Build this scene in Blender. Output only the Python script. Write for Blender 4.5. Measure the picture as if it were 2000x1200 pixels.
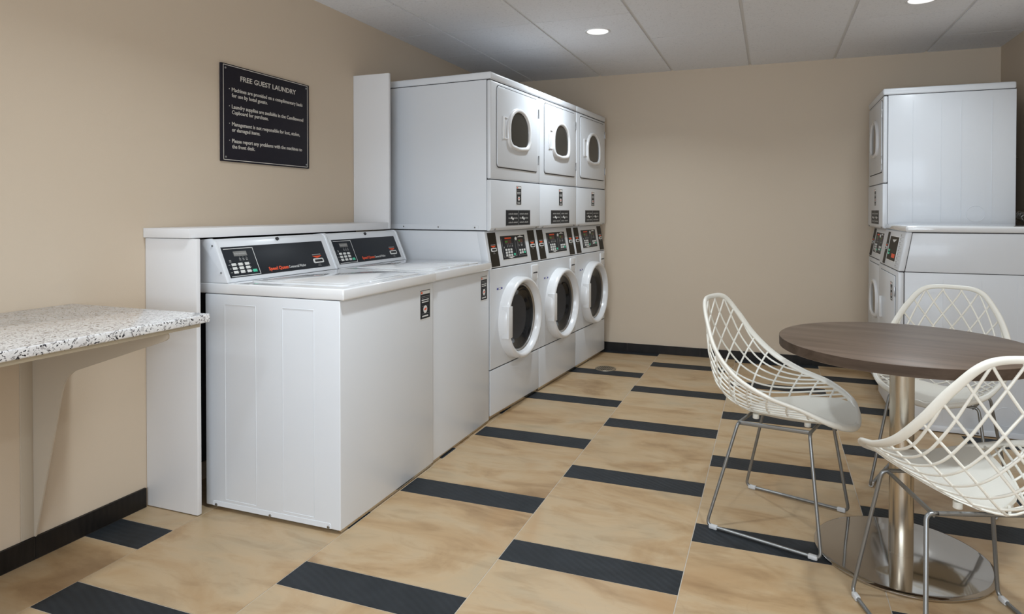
import bpy, bmesh, math
from mathutils import Vector, Matrix
S = bpy.context.scene
for o in list(bpy.data.objects): bpy.data.objects.remove(o)

# ------------------------------------------------------------------ camera
cam_data = bpy.data.cameras.new('camera'); cam = bpy.data.objects.new('camera', cam_data)
S.collection.objects.link(cam); S.camera = cam
YAW, PITCH, ROLL, FOC = 0.353772, -0.012245, 0.000452, 1265.818
F = Vector((-math.sin(YAW)*math.cos(PITCH), math.cos(YAW)*math.cos(PITCH), math.sin(PITCH)))
R0 = Vector((math.cos(YAW), math.sin(YAW), 0)); U0 = R0.cross(F)
Rv = math.cos(ROLL)*R0+math.sin(ROLL)*U0; Uv = -math.sin(ROLL)*R0+math.cos(ROLL)*U0
cam.matrix_world = Matrix(((Rv.x, Uv.x, -F.x, 2.10804), (Rv.y, Uv.y, -F.y, .08748), (Rv.z, Uv.z, -F.z, 1.20293), (0, 0, 0, 1)))
cam_data.sensor_fit = 'HORIZONTAL'; cam_data.sensor_width = 36
cam_data.lens = FOC/2000*36
cam_data.shift_x = (1000-1040)/2000; cam_data.shift_y = -(600-427.972)/2000
cam_data.clip_start = .02

# ------------------------------------------------------------------ world, exposure
w = bpy.data.worlds.new('world'); S.world = w; w.use_nodes = True
bg = w.node_tree.nodes['Background']; bg.inputs[0].default_value = (.86, .93, 1, 1); bg.inputs[1].default_value = 1.0
S.view_settings.view_transform = 'Standard'; S.view_settings.look = 'None'
S.view_settings.gamma = 1; S.view_settings.exposure = 0.0; S.view_settings.use_curve_mapping = False
LAMP_W = 13.8      # each ceiling downlight; the one by the right machines is dimmer
SOFT_W = 108.0      # added fill light behind the camera, tinted like daylight

def area(name, loc, rot, size, power, color=(1, 1, 1), size_y=None, spread=180, shape=None):
    l = bpy.data.lights.new(name, 'AREA'); l.energy = power; l.color = color; l.spread = math.radians(spread)
    l.shape = shape or ('RECTANGLE' if size_y else 'DISK'); l.size = size
    if size_y: l.size_y = size_y
    o = bpy.data.objects.new(name, l); S.collection.objects.link(o); o.location = loc; o.rotation_euler = rot
    return o
# soft fill light added behind the camera, set at an invented rear window
area('added_fill_light', (1.9, -2.42, 1.35), (math.radians(101), 0, 0), 2.9, SOFT_W, (.77, .88, 1), 1.7)

# ------------------------------------------------------------------ materials
def mat(name, col=(.8, .8, .8), rough=.5, metal=0, spec=.5, coat=0, emis=None, es=0, bump=None, trans=0):
    m = bpy.data.materials.new(name); m.use_nodes = True
    b = m.node_tree.nodes['Principled BSDF']; I = b.inputs
    I['Base Color'].default_value = (*col, 1); I['Roughness'].default_value = rough; I['Metallic'].default_value = metal
    I['Specular IOR Level'].default_value = spec; I['Coat Weight'].default_value = coat; I['Coat Roughness'].default_value = .12 if coat < 1 else .06
    if trans: I['Transmission Weight'].default_value = trans
    if emis: I['Emission Color'].default_value = (*emis, 1); I['Emission Strength'].default_value = es
    if bump:
        nt = m.node_tree; tc = nt.nodes.new('ShaderNodeTexCoord'); n = nt.nodes.new('ShaderNodeTexNoise'); bp = nt.nodes.new('ShaderNodeBump')
        n.inputs['Scale'].default_value = bump[0]; n.inputs['Detail'].default_value = 3
        bp.inputs['Strength'].default_value = bump[1]; bp.inputs['Distance'].default_value = bump[2]
        nt.links.new(tc.outputs['Object'], n.inputs['Vector']); nt.links.new(n.outputs['Fac'], bp.inputs['Height']); nt.links.new(bp.outputs['Normal'], I['Normal'])
    return m
def nd(nt, t, **k):
    n = nt.nodes.new(t)
    for a, v in k.items():
        if a.startswith('i_'): n.inputs[a[2:].replace('_', ' ')].default_value = v
        else: setattr(n, a, v)
    return n
def ramp(nt, stops):
    r = nt.nodes.new('ShaderNodeValToRGB'); e = r.color_ramp.elements
    while len(e) < len(stops): e.new(.5)
    for x, (p, c) in zip(e, stops): x.position = p; x.color = (*c, 1)
    return r
def mixc(nt, fac, a, b, bt='MIX'):
    m = nt.nodes.new('ShaderNodeMix'); m.data_type = 'RGBA'; m.blend_type = bt
    for inp, v in ((m.inputs[0], fac), (m.inputs[6], a), (m.inputs[7], b)):
        if hasattr(v, 'links'): nt.links.new(v, inp)
        elif isinstance(v, tuple): inp.default_value = (*v, 1)
        else: inp.default_value = v
    return m.outputs[2]
def pr(m): return m.node_tree, m.node_tree.nodes['Principled BSDF']

M = {}
M['wall'] = mat('beige wall paint', (.62, .512, .392), .62, bump=(260, .12, .002))
M['ceil'] = mat('ceiling tile', (.55, .53, .515), .95)
nt, b = pr(M['ceil']); tc = nd(nt, 'ShaderNodeTexCoord'); n = nd(nt, 'ShaderNodeTexNoise', i_Scale=85, i_Detail=4, i_Roughness=.7)
nt.links.new(tc.outputs['Object'], n.inputs['Vector'])
rp = ramp(nt, [(.30, (.55, .55, .56)), (.39, (.80, .80, .82)), (1, (.87, .87, .89))]); nt.links.new(n.outputs['Fac'], rp.inputs[0]); nt.links.new(rp.outputs[0], b.inputs['Base Color'])
bp = nd(nt, 'ShaderNodeBump', i_Strength=.5, i_Distance=.003); nt.links.new(n.outputs['Fac'], bp.inputs['Height']); nt.links.new(bp.outputs['Normal'], b.inputs['Normal'])
M['tee'] = mat('ceiling grid metal', (.74, .73, .72), .5)
M['enamel'] = mat('white enamel', (.735, .76, .795), .36, coat=.25, bump=(9, .03, .002))
M['gap'] = mat('dark seam', (.05, .05, .055), .8)
M['plastic'] = mat('white plastic', (.80, .80, .805), .25, coat=.3)
M['deck'] = mat('white porcelain top', (.80, .81, .825), .10, coat=1)
M['cream'] = mat('ivory chair plastic', (.80, .775, .70), .36, coat=.1)
M['board'] = mat('white laminate board', (.77, .765, .77), .42)
M['black'] = mat('black panel', (.014, .017, .022), .45, spec=.25)
M['brownblack'] = mat('dark brown strip', (.022, .018, .013), .5, spec=.2)
M['lcd'] = mat('grey display', (.16, .155, .145), .3)
M['key'] = mat('white key', (.72, .72, .70), .4)
M['green'] = mat('green key', (.06, .55, .34), .4)
M['red'] = mat('orange red print', (.85, .09, .02), .5)
M['white_ink'] = mat('white print', (.78, .78, .76), .5)
M['grey_ink'] = mat('grey print', (.35, .35, .34), .5)
M['blue_ink'] = mat('blue print', (.03, .03, .28), .5)
M['led'] = mat('green led digits', (.02, .25, .03), .5, emis=(.05, .8, .1), es=.10)
M['led_red'] = mat('red display window', (.09, .02, .015), .4)
M['steel'] = mat('brushed steel', (.60, .55, .47), .24, 1)
nt, b = pr(M['steel']); b.inputs['Anisotropic'].default_value = .5
M['steel_base'] = mat('polished steel base', (.50, .47, .43), .07, 1, bump=(3, .08, .01))
M['rod'] = mat('grey coated steel rod', (.27, .275, .275), .36, .8)
M['screw'] = mat('screw metal', (.45, .45, .45), .35, 1)
M['drum'] = mat('drum steel', (.30, .31, .33), .3, 1)
M['rubber'] = mat('black rubber', (.012, .012, .013), .5)
M['glide'] = mat('grey plastic glide', (.55, .55, .55), .5)
M['dglass'] = mat('smoked door glass', (.03, .03, .027), .04)
M['dglass'].node_tree.nodes['Principled BSDF'].inputs['Transmission Weight'].default_value = 0
M['glass'] = mat('tinted washer glass', (.42, .45, .47), .02, trans=1)
M['glass'].node_tree.nodes['Principled BSDF'].inputs['IOR'].default_value = 1.45
M['lamp'] = mat('lit lens', (1, 1, 1), .5, emis=(1, .98, .95), es=.95)
M['sign'] = mat('black sign face', (.013, .011, .017), .6, spec=.25)
M['sign_ink'] = mat('cream sign lettering', (.62, .58, .52), .5)
M['bracket'] = mat('beige painted steel', (.50, .43, .34), .5)
M['ply'] = mat('beige painted subtop', (.52, .46, .35), .6)
M['foil'] = mat('crumpled foil', (.7, .7, .68), .25, 1, bump=(60, 1, .02))
M['brass'] = mat('valve metal', (.5, .45, .36), .35, 1)
M['frame'] = mat('added window frame white', (.7, .7, .7), .5)  # for the window added behind the camera

# black ceramic tile (skirting and floor strips)
def darktile(name, c1, c2, rough):
    m = mat(name, c1, rough, spec=.3); nt, b = pr(m); tc = nd(nt, 'ShaderNodeTexCoord')
    n = nd(nt, 'ShaderNodeTexNoise', i_Scale=6, i_Detail=8, i_Roughness=.65, i_Distortion=.6); nt.links.new(tc.outputs['Object'], n.inputs['Vector'])
    rp = ramp(nt, [(.3, c1), (.75, c2)]); nt.links.new(n.outputs['Fac'], rp.inputs[0])
    geo = nd(nt, 'ShaderNodeNewGeometry'); add = nd(nt, 'ShaderNodeVectorMath', operation='MULTIPLY_ADD')
    nt.links.new(geo.outputs['Random Per Island'], add.inputs[0]); add.inputs[1].default_value = (.9, 1.3, 0); nt.links.new(tc.outputs['Object'], add.inputs[2])
    wv = nd(nt, 'ShaderNodeTexWave', wave_type='RINGS', rings_direction='Z', i_Scale=14, i_Distortion=3, i_Detail=2); wv.inputs['Detail Scale'].default_value = .6
    nt.links.new(add.outputs[0], wv.inputs['Vector'])
    col = mixc(nt, .10, rp.outputs[0], wv.outputs['Color'], 'SOFT_LIGHT'); nt.links.new(col, b.inputs['Base Color'])
    bp = nd(nt, 'ShaderNodeBump', i_Strength=.25, i_Distance=.002); nt.links.new(wv.outputs['Fac'], bp.inputs['Height']); nt.links.new(bp.outputs['Normal'], b.inputs['Normal'])
    return m
M['dark'] = darktile('charcoal floor tile', (.011, .014, .017), (.024, .028, .033), .6)
M['skirt'] = darktile('black skirting tile', (.006, .005, .0045), (.015, .012, .010), .42)
M['grout'] = mat('pale grout', (.52, .47, .40), .8)
M['grout_dark'] = mat('dark grout', (.07, .06, .055), .8)
# sandstone-look floor tile
M['tile'] = mat('sandstone floor tile', (.45, .33, .2), .38)
nt, b = pr(M['tile']); tc = nd(nt, 'ShaderNodeTexCoord'); geo = nd(nt, 'ShaderNodeNewGeometry')
off = nd(nt, 'ShaderNodeVectorMath', operation='MULTIPLY_ADD'); nt.links.new(geo.outputs['Random Per Island'], off.inputs[0]); off.inputs[1].default_value = (37, 53, 11); nt.links.new(tc.outputs['Object'], off.inputs[2])
mp = nd(nt, 'ShaderNodeMapping'); mp.inputs['Scale'].default_value = (1, 1.9, 1); mp.inputs['Rotation'].default_value = (0, 0, .25); nt.links.new(off.outputs[0], mp.inputs['Vector'])
n1 = nd(nt, 'ShaderNodeTexNoise', i_Scale=1.7, i_Detail=9, i_Roughness=.58, i_Distortion=1.4); nt.links.new(mp.outputs[0], n1.inputs['Vector'])
rp = ramp(nt, [(.30, (.30, .185, .090)), (.43, (.43, .29, .155)), (.53, (.475, .345, .205)), (.70, (.425, .33, .21))]); nt.links.new(n1.outputs['Fac'], rp.inputs[0])
mp2 = nd(nt, 'ShaderNodeMapping'); mp2.inputs['Scale'].default_value = (1.3, 4.2, 1); mp2.inputs['Rotation'].default_value = (0, 0, .2); nt.links.new(off.outputs[0], mp2.inputs['Vector'])
n2 = nd(nt, 'ShaderNodeTexNoise', i_Scale=3, i_Detail=8, i_Roughness=.6, i_Distortion=.8); nt.links.new(mp2.outputs[0], n2.inputs['Vector'])
r2 = ramp(nt, [(.33, (.66, .58, .48)), (.5, (1, 1, 1)), (.75, (1.08, 1.04, 1))]); nt.links.new(n2.outputs['Fac'], r2.inputs[0])
c = mixc(nt, .42, rp.outputs[0], r2.outputs[0], 'MULTIPLY')
n3 = nd(nt, 'ShaderNodeTexNoise', i_Scale=1.1, i_Detail=3, i_Distortion=2.5); nt.links.new(off.outputs[0], n3.inputs['Vector'])
r3 = ramp(nt, [(.54, (0, 0, 0)), (.74, (1, 1, 1))]); nt.links.new(n3.outputs['Fac'], r3.inputs[0])
m3 = nd(nt, 'ShaderNodeMath', operation='MULTIPLY'); nt.links.new(r3.outputs[0], m3.inputs[0]); m3.inputs[1].default_value = .6; c = mixc(nt, m3.outputs[0], c, (.40, .235, .105))
n4 = nd(nt, 'ShaderNodeTexNoise', i_Scale=1.3, i_Detail=2, i_Distortion=3.2); nt.links.new(mp.outputs[0], n4.inputs['Vector'])
r4 = ramp(nt, [(.496, (0, 0, 0)), (.5, (.16, .16, .16)), (.504, (0, 0, 0))]); nt.links.new(n4.outputs['Fac'], r4.inputs[0])
c = mixc(nt, r4.outputs[0], c, (.30, .20, .12)); nt.links.new(c, b.inputs['Base Color'])
bp = nd(nt, 'ShaderNodeBump', i_Strength=.12, i_Distance=.002); nt.links.new(n2.outputs['Fac'], bp.inputs['Height']); nt.links.new(bp.outputs['Normal'], b.inputs['Normal'])
# granite
M['granite'] = mat('speckled granite', (.7, .7, .7), .16, coat=.4); nt, b = pr(M['granite']); tc = nd(nt, 'ShaderNodeTexCoord')
v1 = nd(nt, 'ShaderNodeTexVoronoi', i_Scale=215); v1.inputs['Randomness'].default_value = 1; nz = nd(nt, 'ShaderNodeTexNoise', i_Scale=40, i_Detail=3)
nt.links.new(tc.outputs['Object'], nz.inputs['Vector']); dv = mixc(nt, .04, tc.outputs['Object'], nz.outputs['Color']); nt.links.new(dv, v1.inputs['Vector'])
sx_ = nd(nt, 'ShaderNodeSeparateColor'); nt.links.new(v1.outputs['Color'], sx_.inputs[0])
ra = ramp(nt, [(0, (.025, .025, .03)), (.07, (.04, .04, .05)), (.09, (.30, .29, .29)), (.20, (.50, .49, .49)), (.23, (.76, .76, .77)), (1, (.88, .88, .88))]); nt.links.new(sx_.outputs[0], ra.inputs[0])
n5 = nd(nt, 'ShaderNodeTexNoise', i_Scale=14, i_Detail=5); nt.links.new(tc.outputs['Object'], n5.inputs['Vector'])
rb = ramp(nt, [(.35, (.82, .80, .79)), (.6, (1, 1, 1))]); nt.links.new(n5.outputs['Fac'], rb.inputs[0])
nt.links.new(mixc(nt, .6, ra.outputs[0], rb.outputs[0], 'MULTIPLY'), b.inputs['Base Color'])
# walnut laminate, grain along its x
def wood(name, k):
    m = mat(name, (.2, .13, .09), .38); nt, b = pr(m); tc = nd(nt, 'ShaderNodeTexCoord'); mp = nd(nt, 'ShaderNodeMapping'); mp.inputs['Scale'].default_value = (1.6, 26, 26)
    nt.links.new(tc.outputs['Object'], mp.inputs['Vector'])
    n = nd(nt, 'ShaderNodeTexNoise', i_Scale=1, i_Detail=7, i_Roughness=.6, i_Distortion=.5); nt.links.new(mp.outputs[0], n.inputs['Vector'])
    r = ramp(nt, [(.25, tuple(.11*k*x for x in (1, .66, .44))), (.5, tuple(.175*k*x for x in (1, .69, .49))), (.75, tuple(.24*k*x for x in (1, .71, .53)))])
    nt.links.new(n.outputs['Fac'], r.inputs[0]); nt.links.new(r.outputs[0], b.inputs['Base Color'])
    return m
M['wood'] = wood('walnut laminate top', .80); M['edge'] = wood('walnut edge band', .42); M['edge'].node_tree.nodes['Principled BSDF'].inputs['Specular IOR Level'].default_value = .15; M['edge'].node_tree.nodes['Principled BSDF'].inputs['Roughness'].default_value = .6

# ------------------------------------------------------------------ mesh helpers
class MB:
    """collects shapes and links them as one mesh object"""
    def __init__(s): s.bm = bmesh.new(); s.mi = 0
    def _m(s, faces):
        for f in faces: f.material_index = s.mi
    def box(s, x0, x1, y0, y1, z0, z1, bev=0, seg=2, T=None):
        b2 = bmesh.new(); bmesh.ops.create_cube(b2, size=1)
        for v in b2.verts: v.co = Vector((x0+(v.co.x+.5)*(x1-x0), y0+(v.co.y+.5)*(y1-y0), z0+(v.co.z+.5)*(z1-z0)))
        if bev: bmesh.ops.bevel(b2, geom=b2.edges[:], offset=bev, segments=seg, profile=.5, affect='EDGES')
        s.add(b2, T); return s
    def add(s, b2, T=None):
        if T: bmesh.ops.transform(b2, matrix=T, verts=b2.verts)
        me = bpy.data.meshes.new('t'); b2.to_mesh(me); b2.free(); n = len(s.bm.faces); s.bm.from_mesh(me); bpy.data.meshes.remove(me)
        s.bm.faces.ensure_lookup_table(); s._m(s.bm.faces[n:])
    def prism(s, poly, a0, a1, axis='y', bev=0, T=None, seg=2):
        """poly in the two other axes (x,z for y; y,z for x; x,y for z), extruded a0..a1"""
        b2 = bmesh.new()
        def P(p, a): return {'y': (p[0], a, p[1]), 'x': (a, p[0], p[1]), 'z': (p[0], p[1], a)}[axis]
        A = [b2.verts.new(P(p, a0)) for p in poly]; B = [b2.verts.new(P(p, a1)) for p in poly]; n = len(poly)
        b2.faces.new(A); b2.faces.new(B[::-1])
        for i in range(n): b2.faces.new((A[i], B[i], B[(i+1) % n], A[(i+1) % n]))
        bmesh.ops.recalc_face_normals(b2, faces=b2.faces)
        if bev: bmesh.ops.bevel(b2, geom=b2.edges[:], offset=bev, segments=seg, profile=.5, affect='EDGES')
        s.add(b2, T); return s
    def cyl(s, c, r, h, axis='z', n=24, r2=None, bev=0):
        b2 = bmesh.new(); bmesh.ops.create_cone(b2, cap_ends=True, segments=n, radius1=r, radius2=r if r2 is None else r2, depth=h)
        if bev: bmesh.ops.bevel(b2, geom=[e for e in b2.edges if len(e.link_faces) == 2 and any(len(f.verts) > 4 for f in e.link_faces)], offset=bev, segments=2, affect='EDGES')
        T = Matrix.Translation(c) @ {'z': Matrix(), 'x': Matrix.Rotation(math.pi/2, 4, 'Y'), 'y': Matrix.Rotation(-math.pi/2, 4, 'X')}[axis]
        s.add(b2, T); return s
    def grid(s, rows, cu=False, cv=False):
        """rows of points -> quads"""
        V = [[s.bm.verts.new(p) for p in r] for r in rows]; n = len(V); m = len(V[0])
        for i in range(n if cu else n-1):
            for j in range(m if cv else m-1):
                a, b_, c_, d = V[i][j], V[i][(j+1) % m], V[(i+1) % n][(j+1) % m], V[(i+1) % n][j]
                if len({a, b_, c_, d}) == 4:
                    f = s.bm.faces.new((a, b_, c_, d)); f.material_index = s.mi
        return V
    def cap(s, ring):
        f = s.bm.faces.new(ring); f.material_index = s.mi
    def tube(s, pts, r, n=10, rx=None, widths=None, closed=False, cap=True):
        """round (or, with widths = unit vectors and rx, elliptical) tube along pts"""
        pts = [Vector(p) for p in pts]; rows = []; N = len(pts); up = None
        for i, p in enumerate(pts):
            a = pts[(i-1) % N] if (closed or i) else p; c = pts[(i+1) % N] if (closed or i < N-1) else p
            t = (c-a).normalized()
            if widths: u = Vector(widths[i])
            else:
                if up is None: up = Vector((0, 0, 1)) if abs(t.z) < .9 else Vector((1, 0, 0))
                u = up
            u = (u-t*u.dot(t)).normalized(); up = u; v = t.cross(u)
            ru = rx[i] if isinstance(rx, list) else (rx or r); rv = r[i] if isinstance(r, list) else r
            rows.append([p+u*ru*math.cos(k*2*math.pi/n)+v*rv*math.sin(k*2*math.pi/n) for k in range(n)])
        V = s.grid(rows, cu=closed, cv=True)
        if cap and not closed: s.cap(V[0][::-1]); s.cap(V[-1])
        return s
    def build(s, name, mats, parent=None, smooth=True, loc=None, angle=35, recalc=True):
        if recalc: bmesh.ops.recalc_face_normals(s.bm, faces=s.bm.faces)
        me = bpy.data.meshes.new(name); s.bm.to_mesh(me); s.bm.free()
        for m in (mats if isinstance(mats, (list, tuple)) else [mats]): me.materials.append(M[m])
        o = bpy.data.objects.new(name, me); S.collection.objects.link(o)
        if smooth:
            me.polygons.foreach_set('use_smooth', [True]*len(me.polygons)); me.set_sharp_from_angle(angle=math.radians(angle))
        if loc: o.location = loc
        if parent: o.parent = parent
        return o
def tag(o, label, cat, group=None):
    o['label'] = label; o['category'] = cat
    if group: o['group'] = group
    return o
def thing(name, label, cat, loc, rz=0, group=None):
    o = bpy.data.objects.new(name, None); S.collection.objects.link(o); o.empty_display_size = .1
    o.location = loc; o.rotation_euler = (0, 0, rz); return tag(o, label, cat, group)
def struct(name, mb, m, **k):
    o = mb.build(name, m, smooth=False, **k); o['kind'] = 'structure'; return o
def copy_tree(o, parent=None):
    c = o.copy(); S.collection.objects.link(c)
    if parent: c.parent = parent
    for ch in o.children: copy_tree(ch, c)
    return c
def rounded(pts, r, n=5):
    """2D polygon with rounded corners"""
    out = []; N = len(pts)
    for i in range(N):
        p = Vector(pts[i]); a = (Vector(pts[i-1])-p); b_ = (Vector(pts[(i+1) % N])-p); rr = r[i] if isinstance(r, (list, tuple)) else r
        if rr <= 0: out.append(tuple(p)); continue
        ang = a.angle(b_); d = rr/math.tan(ang/2); a.normalize(); b_.normalize()
        c = p+(a+b_).normalized()*rr/math.sin(ang/2); s0 = p+a*d-c; s1 = p+b_*d-c
        a0 = math.atan2(s0.y, s0.x); a1 = math.atan2(s1.y, s1.x); da = (a1-a0+math.pi) % (2*math.pi)-math.pi
        out += [(c.x+rr*math.cos(a0+da*k/n), c.y+rr*math.sin(a0+da*k/n)) for k in range(n+1)]
    return out
def text(name, body, size, Tm, m, parent=None, sx=1, align='LEFT', thick=.0006, bold=0, width=None):
    cu = bpy.data.curves.new('t', 'FONT'); cu.body = body; cu.size = size; cu.align_x = align; cu.align_y = 'CENTER'; cu.extrude = thick; cu.offset = bold; cu.resolution_u = 2
    o = bpy.data.objects.new('t', cu); S.collection.objects.link(o); bpy.context.view_layer.update()
    me = bpy.data.meshes.new_from_object(o); bpy.data.objects.remove(o); bpy.data.curves.remove(cu)
    if width:
        xs = [v.co.x for v in me.vertices]; sx = width/(max(xs)-min(xs)); 
        if align == 'LEFT':
            x0 = min(xs)
            for v in me.vertices: v.co.x -= x0
    me.transform(Tm @ Matrix.Diagonal((sx, 1, 1, 1))); me.materials.clear(); me.materials.append(M[m]); me.name = name
    q = bpy.data.objects.new(name, me); S.collection.objects.link(q)
    if parent: q.parent = parent
    return q
def frame(o, ux, uy, uz):
    """matrix taking local x,y,z to the given axes at origin o"""
    ux, uy, uz, o = Vector(ux), Vector(uy), Vector(uz), Vector(o)
    return Matrix(((ux.x, uy.x, uz.x, o.x), (ux.y, uy.y, uz.y, o.y), (ux.z, uy.z, uz.z, o.z), (0, 0, 0, 1)))

# ------------------------------------------------------------------ room
XL, XR, YB, YR, ZC = -.277, 3.63, 5.572, -2.5, 2.372
b = MB(); b.box(XL-.12, XL, YR-.12, YB+.12, -.05, ZC+.1); struct('wall_left', b, 'wall')
b = MB(); b.box(XR, XR+.12, YR-.12, YB+.12, -.05, ZC+.1); struct('wall_right', b, 'wall')
b = MB(); b.box(XL, XR, YB, YB+.12, -.05, ZC+.1); struct('wall_back', b, 'wall')
b = MB()
for q in ((XL, .40, -.05, ZC+.1), (3.40, XR, -.05, ZC+.1), (.40, 3.40, -.05, .45), (.40, 3.40, 2.25, ZC+.1)): b.box(q[0], q[1], YR-.12, YR, q[2], q[3])
struct('wall_rear', b, 'wall')
b = MB()
for x in (.40, 1.38, 2.36, 3.34): b.box(x, x+.06, YR-.09, YR-.03, .45, 2.25)
b.box(.40, 3.40, YR-.09, YR-.03, .45, .51); b.box(.40, 3.40, YR-.09, YR-.03, 2.19, 2.25); win = struct('fill_window_1', b, 'frame')  # unseen window, added to the rear wall to go with the fill light
b = MB(); b.box(.46, 3.34, YR-.063, YR-.057, .51, 2.19); b.build('fill_window_pane', 'glass', win, False)

# floor: individual tiles over grout
W_, P_, T_ = .6127, .7434, .148
b = MB(); b.mi = 0; b.box(XL, XR, YR, YB, -.05, -.0012)
def quad(x0, x1, y0, y1, mi):
    x0 = max(x0, XL); x1 = min(x1, XR); y0 = max(y0, YR); y1 = min(y1, YB)
    if x1-x0 < .004 or y1-y0 < .004: return
    vs = [b.bm.verts.new(p) for p in ((x0, y0, 0), (x1, y0, 0), (x1, y1, 0), (x0, y1, 0))]
    ws = [b.bm.verts.new((v.co.x, v.co.y, -.003)) for v in vs]
    b.bm.faces.new(vs).material_index = mi
    for i in range(4): b.bm.faces.new((vs[(i+1) % 4], vs[i], ws[i], ws[(i+1) % 4])).material_index = mi
g = .0016
for c in range(0, 8):
    y0 = (.2625 if c % 2 == 0 else .648)-P_*5
    for n in range(14):
        ya = y0+n*P_; quad((c-1)*W_+g, c*W_-g, ya-.0015+g, ya+T_-.0035-g, 2); quad((c-1)*W_+g, c*W_-g, ya+T_-.0035+g, ya+P_-.0015-g, 1)
struct('floor', b, ['grout', 'tile', 'dark'], recalc=False)

# ceiling: grid tees with lay-in tiles
b = MB(); b.mi = 1; b.box(XL, XR, YR, YB, ZC+.008, ZC+.1); b.mi = 0
xs = [.098+.6135*k for k in range(-1, 7)]; ysA = [3.886+.607*k for k in range(-12, 4)]
for i in range(len(xs)-1):
    x0, x1 = max(xs[i]+.010, XL), min(xs[i+1]-.010, XR)
    if x1 < x0: continue
    ys = ysA if i in (0, 1) else (ysA[::2] if i % 2 == 0 else [ysA[0]-.607]+ysA[1::2])
    ys = list(ys)+[YB+.5]
    for j in range(len(ys)-1):
        y0, y1 = max(ys[j]+.0028, YR), min(ys[j+1]-.0028, YB)
        if y1-y0 > .01: b.box(x0, x1, y0, y1, ZC, ZC+.02)
struct('ceiling', b, ['ceil', 'tee'])

# skirting tiles
def skirt(name, pts_axis, fixed, a0, a1, side):
    b = MB(); a = a0; k = 0
    while a < a1-.01:
        e = min(a+.607, a1)
        if pts_axis == 'y': b.box(min(fixed, fixed+side*.012), max(fixed, fixed+side*.012), a+.0012, e-.0012, 0.002, .079, .0015)
        else: b.box(a+.0012, e-.0012, min(fixed, fixed+side*.012), max(fixed, fixed+side*.012), 0.002, .071, .0015)
        a = e
    b.mi = 1
    if pts_axis == 'y': b.box(min(fixed, fixed+side*.009), max(fixed, fixed+side*.009), a0, a1, 0, .076)
    else: b.box(a0, a1, min(fixed, fixed+side*.009), max(fixed, fixed+side*.009), 0, .069)
    struct(name, b, ['skirt', 'grout_dark'])
skirt('baseboard_left', 'y', XL, 1.575-.607*6, 2.0, 1)
skirt('baseboard_back', 'x', YB, XL+.013, XR-.013, -1)
skirt('baseboard_right', 'y', XR, YR, YB-.013, -1)

# recessed ceiling downlights
def downlight(x, y, label, k=1.0):
    t = thing('recessed_ceiling_light', label, 'ceiling light', (x, y, ZC), 0, 'round recessed downlights in the ceiling')
    b = MB(); n = 40; prof = [(.066, .002), (.072, -.004), (.080, -.005), (.083, -.003), (.083, .001)]
    b.grid([[(r*math.cos(a), r*math.sin(a), z) for r, z in prof] for a in [2*math.pi*k/n for k in range(n)]], cu=True, cv=True)
    b.build('trim_ring', 'plastic', t)
    b = MB(); b.cyl((0, 0, -.0015), .068, .002, n=40); b.build('lens', 'lamp', t)
    l = area('lamp', (0, 0, -.009), (0, 0, 0),   .12, LAMP_W*k, (.84, .93, 1.0), spread=140); l.parent = t
for x in (1.04, 2.88):
    for y in (4.2, 1.77, -.66):
        lab = {(1.04, 4.2): 'round white ceiling downlight above the row of stacked machines', (2.88, 4.2): 'round white ceiling downlight cut by the top edge, nearer the right wall'}.get((x, y), 'round white ceiling downlight behind or above the camera')
        downlight(x, y, lab, .90 if (x < 2 and y > 4) else .40 if y > 4 else 1.0)

# ------------------------------------------------------------------ ledge boxing, tall board
t = thing('pipe_ledge', 'low white boxed ledge with a flat cap running behind the two top-loading washers', 'ledge', (-.15, 2.0, 0))
b = MB(); b.box(-.126, .147, .008, .028, .003, 1.093, .0025); b.build('end_panel', 'board', t)
b = MB(); b.box(-.126, .120, -.001, 1.405, 1.095, 1.134, .0018); b.build('cap_board', 'board', t)
b = MB(); b.box(-.125, -.105, .03, 1.40, .09, 1.093); b.build('shade_backing', 'gap', t)  # dark sheet added to deepen the shade in the gap behind the washers
b = MB(); b.box(XL+.001, -.027, 3.406, 3.426, 1.096, 2.022, .002)
o = b.build('filler_board', 'board'); tag(o, 'tall narrow white board on the wall beside the nearest stacked machine', 'board')

# ------------------------------------------------------------------ wall sign
t = thing('wall_sign', 'black rectangular notice about free guest laundry, screwed to the beige wall', 'sign', (XL, 2.69, 1.4335))
b = MB(); b.box(.001, .012, -.301, .301, 0, .4535, .0015); b.build('sign_board', 'sign', t)
b = MB()
for q in ((-.2905, .2885, .4455, .4485), (-.2905, .2885, .0065, .0095), (-.2905, -.2875, .0065, .4485), (.2855, .2885, .0065, .4485)): b.box(.012, .0126, q[0], q[1], q[2], q[3])
b.build('border_line', 'sign_ink', t)
for y in (-.277, .275):
    for z in (.0205, .4325): b = MB(); b.cyl((.0135, y, z), .0048, .003, 'x', 14, bev=.001); b.build('screw', 'screw', t)
def stext(body, y0, y1, z, size):
    T = frame((.0122, y0-2.69, z-1.4335), (0, 1, 0), (0, 0, 1), (1, 0, 0)); text('lettering', body, size, T, 'sign_ink', t, width=y1-y0, bold=size*.012)
stext('FREE GUEST LAUNDRY', 2.504, 2.886, 1.830, .034)
for body, y1, z in (('Machines are provided on a complimentary basis', 2.937, 1.771), ('for use by hotel guests.', 2.680, 1.744), ('Laundry supplies are available in the Candlewood', 2.943, 1.691), ('Cupboard for purchase.', 2.685, 1.665),
                    ('Management is not responsible for lost, stolen,', 2.916, 1.610), ('or damaged items.', 2.629, 1.583), ('Please report any problems with the machines to', 2.932, 1.531), ('the front desk.', 2.594, 1.5045)):
    stext(body, 2.451, y1, z, .0255)
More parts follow.
